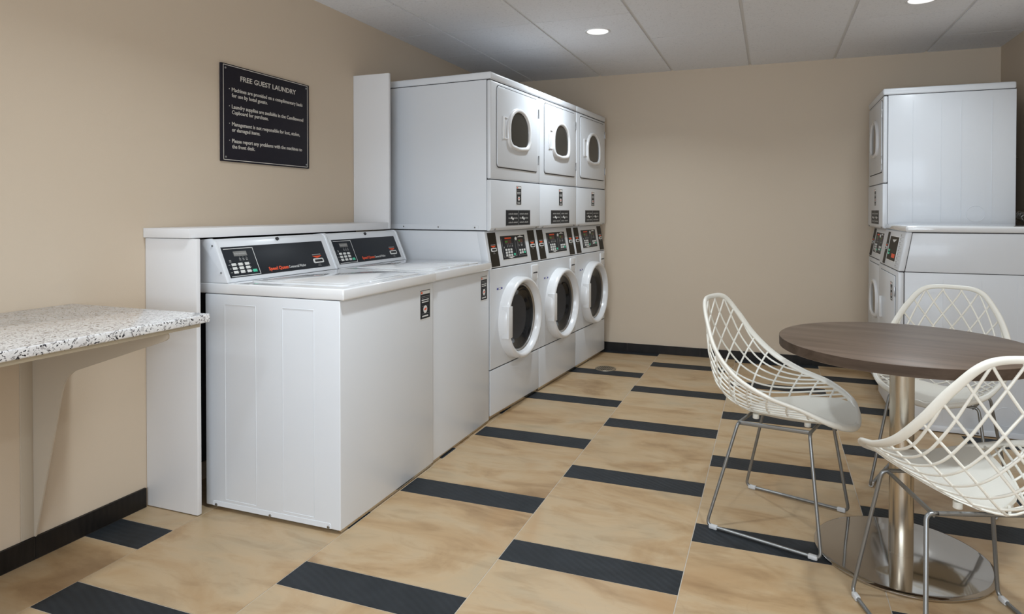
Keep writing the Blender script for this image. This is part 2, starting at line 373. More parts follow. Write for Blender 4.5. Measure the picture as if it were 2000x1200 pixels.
for z in (1.773, 1.693, 1.612, 1.533):
    b = MB(); b.cyl((.0122, 2.4365-2.69, z-1.4335), .0022, .001, 'x', 10); b.build('bullet', 'sign_ink', t)

# ------------------------------------------------------------------ granite folding counter
t = thing('folding_counter', 'speckled grey and white granite counter top on the left wall', 'counter', (0, 1.0, .80))
b = MB(); b.box(XL+.001, .377, -1.6, .716, .0375, .0655, .004, 3); b.build('granite_slab', 'granite', t)
b = MB(); b.box(XL+.001, .362, -1.6, .690, .0245, .0375, .0008); b.build('subtop', 'ply', t)
t = thing('counter_bracket', 'beige curved steel bracket holding up the granite counter', 'bracket', (XL, 1.5775, .0805))
b = MB()
prof = [(0.001, 0), (.012, 0)]
import itertools
def q2(p0, p1, p2, n=8): return [tuple((1-u)**2*a+2*u*(1-u)*b_+u*u*c_ for a, b_, c_ in zip(p0, p1, p2)) for u in [k/n for k in range(n+1)]]
prof += q2((.150, .510), (.166, .565), (.215, .590)); prof += [(.620, .718), (.632, .726), (.634, .736), (.628, .7435), (.001, .7435)]
b.prism(prof, -.0025, .0025, 'y'); b.build('web_plate', 'bracket', t)
b = MB(); b.box(.0005, .005, -.042, -.0026, 0, .7435, .0006); b.build('wall_flange', 'bracket', t)
b = MB(); b.box(.006, .600, -.042, -.0026, .739, .7438, .0006); b.build('top_flange', 'bracket', t)

# ------------------------------------------------------------------ machine helpers
def sticker(parent, T, w_=.092, h_=.135):
    """service notice: T has x right, y up, z out, origin at centre"""
    def rect(b, x0, x1, y0, y1, z): b.box(x0, x1, y0, y1, 0, z, T=T)
    b = MB(); rect(b, -w_/2-.004, w_/2+.004, -h_/2-.004, h_/2+.004, .0006); st = b.build('service_sticker', 'white_ink', parent, False)
    b = MB(); rect(b, -w_/2, w_/2, -h_/2, h_/2, .0009); b.build('sticker_field', 'black', st, False)
    b = MB(); rect(b, -w_/2+.003, w_/2-.003, h_/2*.72, h_/2-.003, .0012); b.build('sticker_header', 'white_ink', st, False)
    for yy, ww, hh in ((.55, .8, .022), (.44, .72, .022), (-.12, .6, .014), (-.66, .7, .014)): b = MB(); rect(b, -ww*w_/2, ww*w_/2, yy*h_/2, yy*h_/2+hh*h_/2, .0012); b.build('small_print', 'grey_ink', st, False)
    for yy, ww, hh in ((.28, .74, .075), (.13, .7, .075), (-.88, .62, .10)):
        b = MB(); n = 9
        for k in range(n): rect(b, -ww*w_/2+ww*w_*k/n, -ww*w_/2+ww*w_*(k+.78)/n, yy*h_/2, yy*h_/2+hh*h_/2, .0012)
        b.build('bold_print', 'white_ink', st, False)
    b = MB(); b2 = bmesh.new(); bmesh.ops.create_cone(b2, cap_ends=True, segments=20, radius1=w_*.2, radius2=w_*.2, depth=.0014); b.add(b2, T @ Matrix.Translation((0, -.36*h_/2, .0007)))
    b.build('round_emblem', 'white_ink', st, False)
    b = MB()
    for x0, x1, y0, y1 in ((-.10, .02, -.42, -.30), (0, .11, -.40, -.26)): rect(b, x0*w_, x1*w_, y0*h_/2, y1*h_/2, .0017)
    b.build('emblem_mark', 'red', st, False); b = MB()
    rect(b, -w_/2+.006, -w_/2+.018, h_/2*.76, h_/2-.006, .0015); b.build('red_mark', 'red', st, False)
    return st
def card_slot(parent, T, k=1.0, strip=False):
    """coin / card slot: red arrow, chrome ring, tiny print"""
    b = MB(); rr = rounded([(-.034*k, -.011*k), (.034*k, -.011*k), (.034*k, .011*k), (-.034*k, .011*k)], .007*k); b.prism(rr, 0, .003, 'z', T=T); s_ = b.build('card_slot', 'white_ink', parent)
    b = MB(); b.box(-.026*k, .026*k, -.0055*k, .0055*k, .003, .0036, T=T); b.build('slot_opening', 'rubber', s_)
    b = MB(); b.prism([(-.030*k, .024*k), (.030*k, .024*k), (.022*k, .019*k), (0, .0135*k), (-.022*k, .019*k)], 0, .001, 'z', T=T); b.build('red_arrow', 'red', s_, False)
    b = MB()
    for i in range(10): b.box((-.028+.0058*i)*k, (-.0245+.0058*i)*k, .028*k, .033*k, 0, .0008, T=T)
    b.build('small_print', 'grey_ink', s_, False); b = MB()
    b.box(-.008*k, .008*k, -.019*k, -.0165*k, 0, .0008, T=T); b.box(-.012*k, .012*k, -.0245*k, -.023*k, 0, .0008, T=T); b.build('small_print', 'grey_ink', s_, False)
def body_screws(parent, pts, axis='y', r=.006):
    for p in pts:
        b = MB(); b.cyl(p, r, .004, axis, 14, bev=.001); b.mi = 1
        if axis == 'y': b.box(p[0]-r*.7, p[0]+r*.7, p[1]-.0022, p[1]-.0012, p[2]-.0007, p[2]+.0007)
        b.build('screw', ['screw', 'rubber'], parent)

# ------------------------------------------------------------------ top loading washer
def top_loader():
    """front faces +x. Origin: base centre. body x -.326..+.326, width .70 in y"""
    t = thing('top_load_washer', 'white top-loading washer nearest the camera, beside the granite counter', 'washing machine', (.287, 2.433, 0), 0, 'top-loading washers')
    hx, hy = .326, .351
    b = MB(); b.box(-hx, hx, -hy, hy, .014, .8695, .004, 3); b.build('cabinet', 'enamel', t)
    # pressed panels and lower strip on the near side
    b = MB()
    for x0, x1 in ((.063-.287, .220-.287), (.348-.287, .497-.287)):
        for q in ((x0, x1, .046, .0485), (x0, x1, .829, .8315), (x0, x0+.0025, .046, .8315), (x1-.0025, x1, .046, .8315)): b.box(q[0], q[1], -hy-.0012, -hy+.001, q[2], q[3], .0008)
    b.build('side_embossing', 'enamel', t)
    b = MB(); pl = rounded([(-.290, .0155), (.284, .0155), (.284, .036), (-.290, .036)], [0, 0, .008, .008]); b.prism(pl, -hy-.0012, -hy+.002, 'y', bev=.0005, seg=1); b.build('lower_strip', 'enamel', t)
    body_screws(t, [(.016-.287, -hy-.002, .021), (.0, -hy-.002, .020), (.56-.287, -hy-.002, .021)])
    b = MB(); b.box(hx-.02, hx-.004, -hy+.01, hy-.01, .003, .022, .001); b.build('front_base_rail', 'steel', t)
    for sx_ in (-.27, .27):
        for sy_ in (-.30, .30): b = MB(); b.cyl((sx_, sy_, .008), .018, .016, n=16); b.build('foot', 'rubber', t)
    # top cover
    b = MB(); b.box(-.375, .344, -hy-.001, hy, .871, .914, .006, 3); b.build('top_cover', 'deck', t)
    b = MB(); b.box(-hx+.004, hx-.004, -hy+.004, hy-.004, .864, .873); b.build('cover_seam', 'gap', t)
    b = MB(); pl = rounded([(-.165, -.285), (.300, -.285), (.300, .285), (-.165, .285)], .035, 6)
    b.prism(pl, .9135, .9195, 'z', bev=.0025, seg=2)
    ld = b.build('lid', 'deck', t)
    b = MB(); pl = rounded([(-.125, -.245), (.262, -.245), (.262, .245), (-.125, .245)], .03, 6); b.prism(pl, .9185, .9215, 'z', bev=.0015, seg=2); b.build('lid_panel', 'deck', ld)
    b = MB(); b.box(.292, .306, -.12, .12, .913, .922, .003); b.build('lid_grip', 'deck', ld)
    # console
    b = MB(); prof = rounded([(-.354, .914), (-.354, 1.083), (-.300, 1.088), (-.283, 1.080), (-.210, .9145)], [.004, .01, .012, .014, .002], 4)
    b.prism(prof, -hy+.012, hy-.014, 'y'); cs = b.build('console', 'enamel', t)
    for y0, y1 in ((-hy, -hy+.0135), (hy-.0155, hy-.002)):
        b = MB(); prof2 = rounded([(-.356, .914), (-.356, 1.086), (-.298, 1.091), (-.279, 1.083), (-.206, .9145)], [.004, .01, .012, .014, .002], 4); b.prism(prof2, y0, y1, 'y', bev=.002, seg=2); b.build('end_cap', 'enamel', cs)
    body_screws(cs, [(-.285, -hy-.001, 1.062), (-.240, -hy-.001, .955)], r=.004)
    O = Vector((-.283, -hy, 1.080)); dn = Vector((.073, 0, -.1655)); L = dn.length; dn.normalize(); nn = Vector((-dn.z, 0, dn.x))
    # frame with x = +y (right), y = up the slope, z = out; origin at the top near corner of the slope
    T = frame(O+nn*.0005, (0, 1, 0), -dn, nn)
    o_ = lambda x, y, z=0: T @ Matrix.Translation((x, -y, z))
    b = MB(); b.box(.026, .650, -.162, -.028, -.001, .0012, .0004, T=T); cp = b.build('control_panel', 'black', t)
    b = MB()
    for q in ((.034, .192, -.0385, -.0362), (.034, .192, -.1585, -.1562), (.1897, .192, -.1585, -.0362)): b.box(q[0], q[1], q[2], q[3], .001, .0018, T=T)
    b.build('keypad_outline', 'white_ink', cp, False)
    b = MB(); b.box(.079, .150, -.071, -.050, .001, .0019, T=T); b.build('display', 'lcd', cp, False)
    b = MB()
    for i in range(10): b.box(.084+.0062*i, .0875+.0062*i, -.064, -.057, .0019, .0021, T=T)
    b.build('display_digits', 'grey_ink', cp, False)
    for r_ in range(3):
        for c_ in range(3):
            x = .062+.0355*c_; y = .107+.0165*r_
            b = MB(); b.box(x-.0115, x+.0115, -y-.006, -y+.006, .001, .0032, .001, T=T); k = b.build('key', 'key', cp)
    b = MB(); b.box(.153, .176, -.147, -.134, .001, .0032, .001, T=T); b.build('start_key', 'green', cp); cp.children[-1]['label'] = 'green start key'
    def legend(*boxes):
        b = MB()
        for q in boxes: b.box(*q, .001, .0017, T=T)
        b.build('key_legend', 'grey_ink', cp, False)
    for x in (.105, .123, .141): legend((x-.0015, x+.0015, -.0775, -.0755), *[(x-.0045, x+.0045, -yy-.0015, -yy+.0015) for yy in (.083, .089)])
    legend(*[(.045, .055, -yy-.0016, -yy+.0016) for yy in (.088, .094)])
    for r_ in range(3):
        y = .107+.0165*r_; legend((.035, .044, -y-.0012, -y+.0012))
        for c_ in range(3): legend((.0775+.0355*c_, .081+.0355*c_, -y-.001, -y+.001))
    text('lettering', 'Speed Queen', .022, o_(.245, .142, .001), 'red', cp, width=.121, bold=.0006)
    text('lettering', 'Commercial Washer', .0185, o_(.370, .1425, .001), 'white_ink', cp, width=.112)
    card_slot(cp, o_(.578, .128, .0012), 1.05)
    b = MB(); b.box(.638, .646, -.1595, -.1575, .001, .0017, T=T); b.build('part_number', 'grey_ink', cp, False)
    b = MB(); b2 = bmesh.new(); bmesh.ops.create_cone(b2, cap_ends=True, segments=20, radius1=.0085, radius2=.0075, depth=.008); b.add(b2, o_(.356, .004, .002)); b.build('key_lock', 'rubber', cs)
    sticker(t, frame((hx+.0004, 2.709-2.433, .7745), (0, 1, 0), (0, 0, 1), (1, 0, 0)), .088, .130)
    return t
wash = top_loader()
w2 = copy_tree(wash); w2.location = (.279, 2.792+.351*.935, 0); w2.scale = (1, .925, 1); w2['label'] = 'white top-loading washer between the nearest one and the stacked machines'

# ------------------------------------------------------------------ stacked machines
def door_ring(parent, X, cy, cz, k=1.0):
    """dryer porthole with arched top and flatter bottom; X = front surface"""
    def outline(hw, top, bot, rb):
        pts = []
        n = 14
        for i in range(n+1):
            a = math.pi*i/n; pts.append((-hw*math.cos(a), -.012+(top+.012)*math.sin(a)**.92))
        pts2 = rounded([(hw, -.012), (hw*.97, bot+.006), (0, bot-.008), (-hw*.97, bot+.006), (-hw, -.012)], [0, rb, .3, rb, 0], 6)
        return [(p[0]*k+cy, p[1]*k+cz) for p in pts+pts2[1:-1]]
    prof = [(.158, .131, -.126, .062, 0), (.157, .130, -.125, .062, .008), (.152, .126, -.121, .060, .014), (.142, .117, -.112, .055, .0155), (.133, .109, -.104, .050, .013), (.129, .106, -.101, .048, .006), (.128, .105, -.100, .048, -.002)]
    b = MB(); b.grid([[(X+d, p[0], p[1]) for p in outline(hw, tp, bt, rb)] for hw, tp, bt, rb, d in prof], cv=True)
    r = b.build('window_ring', 'plastic', parent, angle=50)
    b = MB(); ol = outline(.130, .107, -.102, .049); 
    vs = [b.bm.verts.new((X+.0035, p[0], p[1])) for p in ol]; b.bm.faces.new(vs)
    b.build('window_glass', 'dglass', parent, False)
    return r
def control_face(parent, X, hy, z0=.872, z1=1.082, setback=.038, single=False):
    """sloping control face between z0 and z1; returns frame (x right, y up, z out; origin lower left corner)"""
    d = Vector((-setback, 0, z1-z0)); L = d.length; d.normalize(); n = Vector((d.z, 0, -d.x))
    T = frame((X, -hy, z0), (0, 1, 0), d, n)
    return T, L
def duo_controls(parent, T, Wd, L):
    cx = .345
    for x0, nm in ((.026, 0), (.558, 1)):
        b = MB(); b.box(x0, x0+.099, .008, L-.006, -.001, .0012, T=T); s_ = b.build('dark_strip', 'brownblack', parent, False)
        card_slot(s_, T @ Matrix.Translation((x0+.05, .106, .0012)), .95)
    b = MB(); b.box(.170, .512, .036, L-.026, -.001, .0008, T=T); b.build('panel_border', 'white_ink', parent, False)
    b = MB(); b.box(.176, .506, .041, L-.031, .0006, .0018, T=T); p = b.build('control_panel', 'black', parent, False)
    b = MB(); b.box(.230, .315, L-.050, L-.041, .0018, .0026, T=T); b.build('lettering_bar', 'red', p, False)
    for x0, x1 in ((.190, .362), (.392, .496)):
        b = MB()
        for q in ((x0, x1, .054, .0555), (x1-.0015, x1, .054, L-.048), (x0, x0+.0015, .054, L-.048)): b.box(q[0], q[1], q[2], q[3], .0018, .0024, T=T)
        b.build('keypad_outline', 'grey_ink', p, False)
    for pl in ([(.235, .053), (.335, .053), (.285, .044)], [(.395, L-.045), (.490, L-.045), (.4425, L-.034)]): b = MB(); b.prism(pl, .0018, .0026, 'z', T=T); b.build('chevron_mark', 'white_ink', p, False)
    b = MB(); b2 = bmesh.new(); bmesh.ops.create_uvsphere(b2, u_segments=12, v_segments=8, radius=.012); b.add(b2, T @ Matrix.Translation((.377, L-.052, .002)) @ Matrix.Diagonal((1, 1, .5, 1))); b.build('round_knob', 'white_ink', p)
    for x0, x1 in ((.225, .310), (.408, .470)): b = MB(); b.box(x0, x1, L-.078, L-.056, .0018, .0024, T=T); b.build('display', 'led_red', p, False)
    b = MB()
    for x in (.230, .241, .252, .412, .422): b.box(x, x+.007, L-.071, L-.062, .0024, .0028, T=T)
    b.build('lit_digits', 'led', p, False)
    b = MB()
    for x in (.250, .272, .294, .316, .408, .440, .452): b.box(x, x+.006, .112, .124, .0018, .0024, T=T); b.box(x, x+.003, .128, .134, .0018, .0024, T=T)
    b.box(.206, .214, .108, .118, .0018, .0024, T=T); b.build('legends', 'grey_ink', p, False)
    for i in range(3):
        for j in range(3): b = MB(); b.box(.218+.033*j, .240+.033*j, .090-.0165*i, .103-.0165*i, .0018, .0045, .0012, T=T); b.build('key', 'key', p)
    b = MB(); b.box(.322, .344, .058, .071, .0018, .0045, .0012, T=T); b.build('start_key', 'green', p)
    for i in range(2):
        for j in range(3):
            b = MB(); b.box(.404+.031*j, .425+.031*j, .080-.0165*i, .093-.0165*i, .0018, .0045, .0012, T=T); b.build(*(('start_key', 'green', p) if (i, j) == (1, 2) else ('key', 'key', p)))
def upper_dryer(t, X, hy, Xb):
    """drying cabinet from z 1.093 up; X front plane"""
    b = MB(); b.box(Xb, X-.024, -hy+.001, hy-.001, 1.092, 1.9540, .002); b.build('upper_cabinet', 'enamel', t)
    b = MB(); b.box(X-.0225, X+.004, -hy, hy, 1.387, 1.953, .009, 3); b.build('upper_front_frame', 'enamel', t)
    b = MB(); b.prism([(X-.0225, 1.089), (X-.004, 1.089), (X+.006, 1.104), (X+.006, 1.382), (X-.0225, 1.382)], -hy, hy, 'y', bev=.004, seg=2); lp = b.build('lower_front_panel', 'enamel', t)
    b = MB(); b.box(Xb+.002, X-.002, -hy+.004, hy-.004, 1.375, 1.965); b.build('cabinet_seam', 'gap', t)
    b = MB(); b.box(Xb, X+.006, -hy-.001, hy+.001, 1.957, 2.000, .010, 3); b.build('top_cap', 'enamel', t)
    # door
    z0, z1, s0, s1 = 1.461, 1.930, .072, .632
    b = MB(); pl = rounded([(s0-hy, z0), (s1-hy, z0), (s1-hy, z1), (s0-hy, z1)], .022, 5); pl2 = rounded([(s0-hy-.0028, z0-.0055), (s1-hy+.0028, z0-.0055), (s1-hy+.0028, z1+.005), (s0-hy-.0028, z1+.005)], .025, 5)
    b.prism(pl2, X+.002, X+.0052, 'x'); b.build('door_seam', 'gap', t, False)
    b = MB(); b.prism(pl, X+.003, X+.0105, 'x', bev=.0025, seg=2); d = b.build('dryer_door', 'enamel', t)
    door_ring(d, X+.0105, .352-hy, 1.703)
    b = MB(); b.box(X+.009, X+.0175, .133-hy, .152-hy, 1.626, 1.764, .004, 2)
    for z in (1.629, 1.753): b.box(X+.009, X+.0160, .140-hy, .196-hy, z, z+.008, .003, 2)
    b.build('door_handle', 'plastic', d)
    for z in (1.506, 1.812):
        b = MB(); b.box(X+.006, X+.0135, .640-hy, .648-hy, z, z+.060, .002); b.build('hinge', 'screw', d)
    sticker(lp, frame((X+.0062, .357-hy, 1.300), (0, 1, 0), (0, 0, 1), (1, 0, 0)), .066, .114)
    T = frame((X+.0062, .184-hy, 1.115), (0, 1, 0), (0, 0, 1), (1, 0, 0))
    b = MB(); b.box(0, .334, 0, .094, 0, .0012, T=T); ip = b.build('instruction_panel', 'black', lp, False)
    b = MB()
    for x0 in (.034, .184):
        for r_ in range(3):
            for c_ in range(2):
                for k in range(4): b.box(x0+c_*.065+k*.0145, x0+c_*.065+k*.0145+.010, .014+r_*.026, .0150+r_*.026+(.0085 if (k+r_) % 2 else .0065), .0012, .0016, T=T)
    b.build('instruction_print', 'grey_ink', ip, False)
    b = MB()
    for x0 in (.066, .218):
        b.box(x0, x0+.016, .040, .054, .0012, .002, T=T); b.box(x0+.018, x0+.034, .034, .046, .0012, .002, T=T)
    b.build('pictograms', 'white_ink', ip, False)
    b = MB(); b.box(.004, .330, .0015, .0025, .0012, .0016, T=T); b.box(.004, .330, .0915, .0925, .0012, .0016, T=T); b.box(.166, .168, .002, .092, .0012, .0016, T=T); b.build('panel_lines', 'grey_ink', ip, False)
    for y in (.05-hy, .62-hy): b = MB(); b.cyl((X+.004, y, 1.097), .005, .008, 'x', 10); b.build('screw', 'screw', lp)
    # side strip
    for sg in (-1, 1):
        b = MB(); pl = rounded([(Xb+.01, 1.094), (X-.075, 1.094), (X-.075, 1.122), (Xb+.01, 1.122)], [0, 0, .008, 0]); b.prism(pl, sg*(hy-.004), sg*(hy+.0005), 'y', bev=.0003, seg=1); b.build('side_strip', 'enamel', t)
    body_screws(t, [(X-.10, -hy-.0002, 1.107), (X-.35, -hy-.0002, 1.108), (X-.60, -hy-.0002, 1.109)], r=.005)
def lower_shell(t, X, hy, Xb, front_z=((.022, .286), (.292, .868))):
    b = MB(); b.prism([(Xb, .020), (X-.024, .020), (X-.024, .870), (X-.024-.038, 1.086), (Xb, 1.086)], -hy+.001, hy-.001, 'y', bev=.003); b.build('lower_cabinet', 'enamel', t)
    b = MB(); b.prism([(X-.05, .873), (X, .873), (X-.038, 1.086), (X-.09, 1.086)], -hy, hy, 'y', bev=.005, seg=3); cf = b.build('control_fascia', 'enamel', t)
    b = MB(); b.box(X-.04, X-.003, -hy+.004, hy-.004, .024, .872); b.build('front_seam', 'gap', t)
    b = MB(); b.box(X-.03, X-.012, -hy+.01, hy-.01, .004, .024, .001); b.build('base_rail', 'steel', t)
    for sx_ in (Xb+.06, X-.06):
        for sy_ in (-hy+.05, hy-.05): b = MB(); b.cyl((sx_, sy_, .011), .016, .022, n=14); b.build('foot', 'rubber', t)
    return cf
def washer_door(t, X, hy, cy, cz):
    n = 64
    def ring(r, d): return [(X+d, cy+r*math.cos(a), cz+r*math.sin(a)) for a in [2*math.pi*k/n for k in range(n)]]
    prof = [(.250, 0), (.249, .030), (.247, .050), (.242, .060), (.236, .064), (.226, .0635), (.219, .058), (.213, .046), (.209, .030), (.207, .020)]
    b = MB(); b.grid([ring(r, d) for r, d in prof], cv=True); d_ = b.build('washer_door', 'plastic', t, angle=60)
    b = MB(); b.grid([ring(r, d) for r, d in ((.208, .024), (.203, .028), (.198, .026), (.190, .010), (.188, -.02))], cv=True); b.build('chrome_ring', 'screw', d_, angle=60)
    b = MB(); b.grid([ring(r, d) for r, d in ((.200, .021), (.18, .017), (.15, .004), (.12, -.012), (.08, -.022), (.04, -.026), (.004, -.027))], cv=True); b.build('glass_bowl', 'glass', d_, angle=80)
    b = MB(); b.grid([ring(r, d) for r, d in ((.192, -.03), (.205, -.05), (.212, -.10))], cv=True); b.build('door_gasket', 'rubber', t, angle=60)
    b = MB(); b.grid([ring(r, d) for r, d in ((.212, -.10), (.225, -.12), (.225, -.38), (.12, -.40), (.004, -.40))], cv=True)
    b.build('drum', 'drum', t, angle=60)
    # grip plate across the left edge of the opening
    b = MB(); zz = .093; pts = [(cy-.238, cz-zz-.002), (cy-.186, cz-zz), (cy-.186, cz+zz), (cy-.238, cz+zz+.002)]
    b.prism(pts, X+.018, X+.0655, 'x', bev=.003, seg=2); b.build('grip_plate', 'plastic', d_)
def stack_washer():
    W = .668; hy = W/2; X = .35; Xb = -.385
    t = thing('stacked_washer_dryer', 'x', 'stacked washer and dryer', (0, 0, 0))
    cf = lower_shell(t, X, hy, Xb)
    T, L = control_face(cf, X+.0006, hy); duo_controls(cf, T, W, L)
    b = MB(); b.box(X-.02, X+.001, -hy, hy, .024, .285, .005, 3); b.build('kick_panel', 'enamel', t)
    # front panel with the round opening
    cy, cz = .345-hy, .549
    b = MB(); n = 64; rr = .230; y0, y1, z0, z1 = -hy, hy, .291, .868
    ring = []; out = []
    for k in range(n):
        a = 2*math.pi*k/n+math.pi/n; c_, s_ = math.cos(a), math.sin(a); ring.append((cy+rr*c_, cz+rr*s_))
        tt = min((y1-cy)/c_ if c_ > 0 else (y0-cy)/c_, (z1-cz)/s_ if s_ > 0 else (z0-cz)/s_); out.append((cy+tt*c_, cz+tt*s_))
    for corner in ((y0, z0), (y1, z0), (y0, z1), (y1, z1)):
        i = min(range(n), key=lambda k: (out[k][0]-corner[0])**2+(out[k][1]-corner[1])**2); out[i] = corner
    b.grid([[(X-.02, *p) for p in out], [(X-.001, *p) for p in out], [(X+.001, cy+(p[0]-cy)*.992, cz+(p[1]-cz)*.992) for p in out], [(X+.001, *p) for p in ring], [(X-.03, *p) for p in ring]], cv=True)
    fp = b.build('front_panel', 'enamel', t)
    washer_door(t, X, hy, cy, cz)
    b = MB(); b.box(X, X+.0015, .081-hy, .149-hy, .742, .753, T=None); lg = b.build('badge', 'blue_ink', fp, False)
    b = MB(); b.box(X+.0015, X+.002, .100-hy, .130-hy, .7435, .7515); b.build('badge_mark', 'white_ink', lg, False)
    b = MB(); pl = rounded([(.545-hy, .752), (.640-hy, .752), (.650-hy, .852), (.545-hy, .852)], [.03, .03, .01, .01], 5); b.prism(pl, X, X+.008, 'x', bev=.003); sd = b.build('dispenser_drawer', 'plastic', fp)
    b = MB(); b.prism([(.560-hy, .797), (.630-hy, .797), (.624-hy, .805), (.568-hy, .805)], X+.007, X+.009, 'x'); b.build('drawer_slot', 'gap', sd, False)
    upper_dryer(t, X, hy, Xb)
    return t
ROW = 'stacked washer dryers along the left wall'
th = math.radians(4.9)
sw = stack_washer()
labs = ['white stacked washer and dryer nearest the camera in the left row', 'white stacked washer and dryer in the middle of the three on the left', 'white stacked washer and dryer farthest back in the left row, by the back wall']
ax = Vector((math.sin(th), math.cos(th), 0)); nr = Vector((math.cos(th), -math.sin(th), 0))
for i, s0 in enumerate((.002, .674, 1.346)):
    o = sw if i == 0 else copy_tree(sw)
    p = Vector((.600, 3.469, 0))+ax*(s0+.334)-nr*.35
    o.location = (p.x, p.y, 0); o.rotation_euler = (0, 0, -th); o['label'] = labs[i]; o['group'] = ROW

# double dryer against the right wall (front faces -x)
def stack_dryer():
    W = .668; hy = W/2; X = .35; Xb = -.37
    t = thing('stacked_dryer', 'white double stacked dryer on the right, behind the lower machine', 'stacked dryer', (2.79+.35, 5.174, 0), math.pi)
    cf = lower_shell(t, X, hy, Xb)
    T, L = control_face(cf, X+.0006, hy); duo_controls(cf, T, W, L)
    b = MB(); b.box(X-.02, X+.001, -hy, hy, .024, .285, .005, 3); b.build('kick_panel', 'enamel', t)
    b = MB(); b.box(X-.02, X+.001, -hy, hy, .291, .868, .005, 3); b.build('front_panel', 'enamel', t)
    z0, z1, s0, s1 = .355, .838, .072, .632
    b = MB(); pl2 = rounded([(s0-hy-.0028, z0-.0045), (s1-hy+.0028, z0-.0045), (s1-hy+.0028, z1+.0028), (s0-hy-.0028, z1+.0028)], .025, 5); b.prism(pl2, X-.001, X+.002, 'x'); b.build('door_seam', 'gap', t, False)
    b = MB(); pl = rounded([(s0-hy, z0), (s1-hy, z0), (s1-hy, z1), (s0-hy, z1)], .022, 5); b.prism(pl, X, X+.0075, 'x', bev=.0025); d = b.build('dryer_door', 'enamel', t)
    door_ring(d, X+.0075, .352-hy, .600)
    for z in (.42, .715): b = MB(); b.box(X+.004, X+.0115, .640-hy, .648-hy, z, z+.060, .002); b.build('hinge', 'screw', d)
    upper_dryer(t, X, hy, Xb)
    b = MB()
    for yy in (2.955, 3.112, 3.221, 3.385):   # pressed lines on the near side (local y = +hy after the half turn)
        xl = (2.79+.35)-yy; b.box(xl-.0015, xl+.0015, hy-.001, hy+.0012, 1.13, 1.912, .001)
    b.tube([((2.79+.35)-3.30+.05*math.cos(a), hy+.0002, 1.187+.05*math.sin(a)) for a in [2*math.pi*k/32 for k in range(32)]], .0012, 6, closed=True)
    b.build('side_embossing', 'enamel', t)
    return t
stack_dryer()

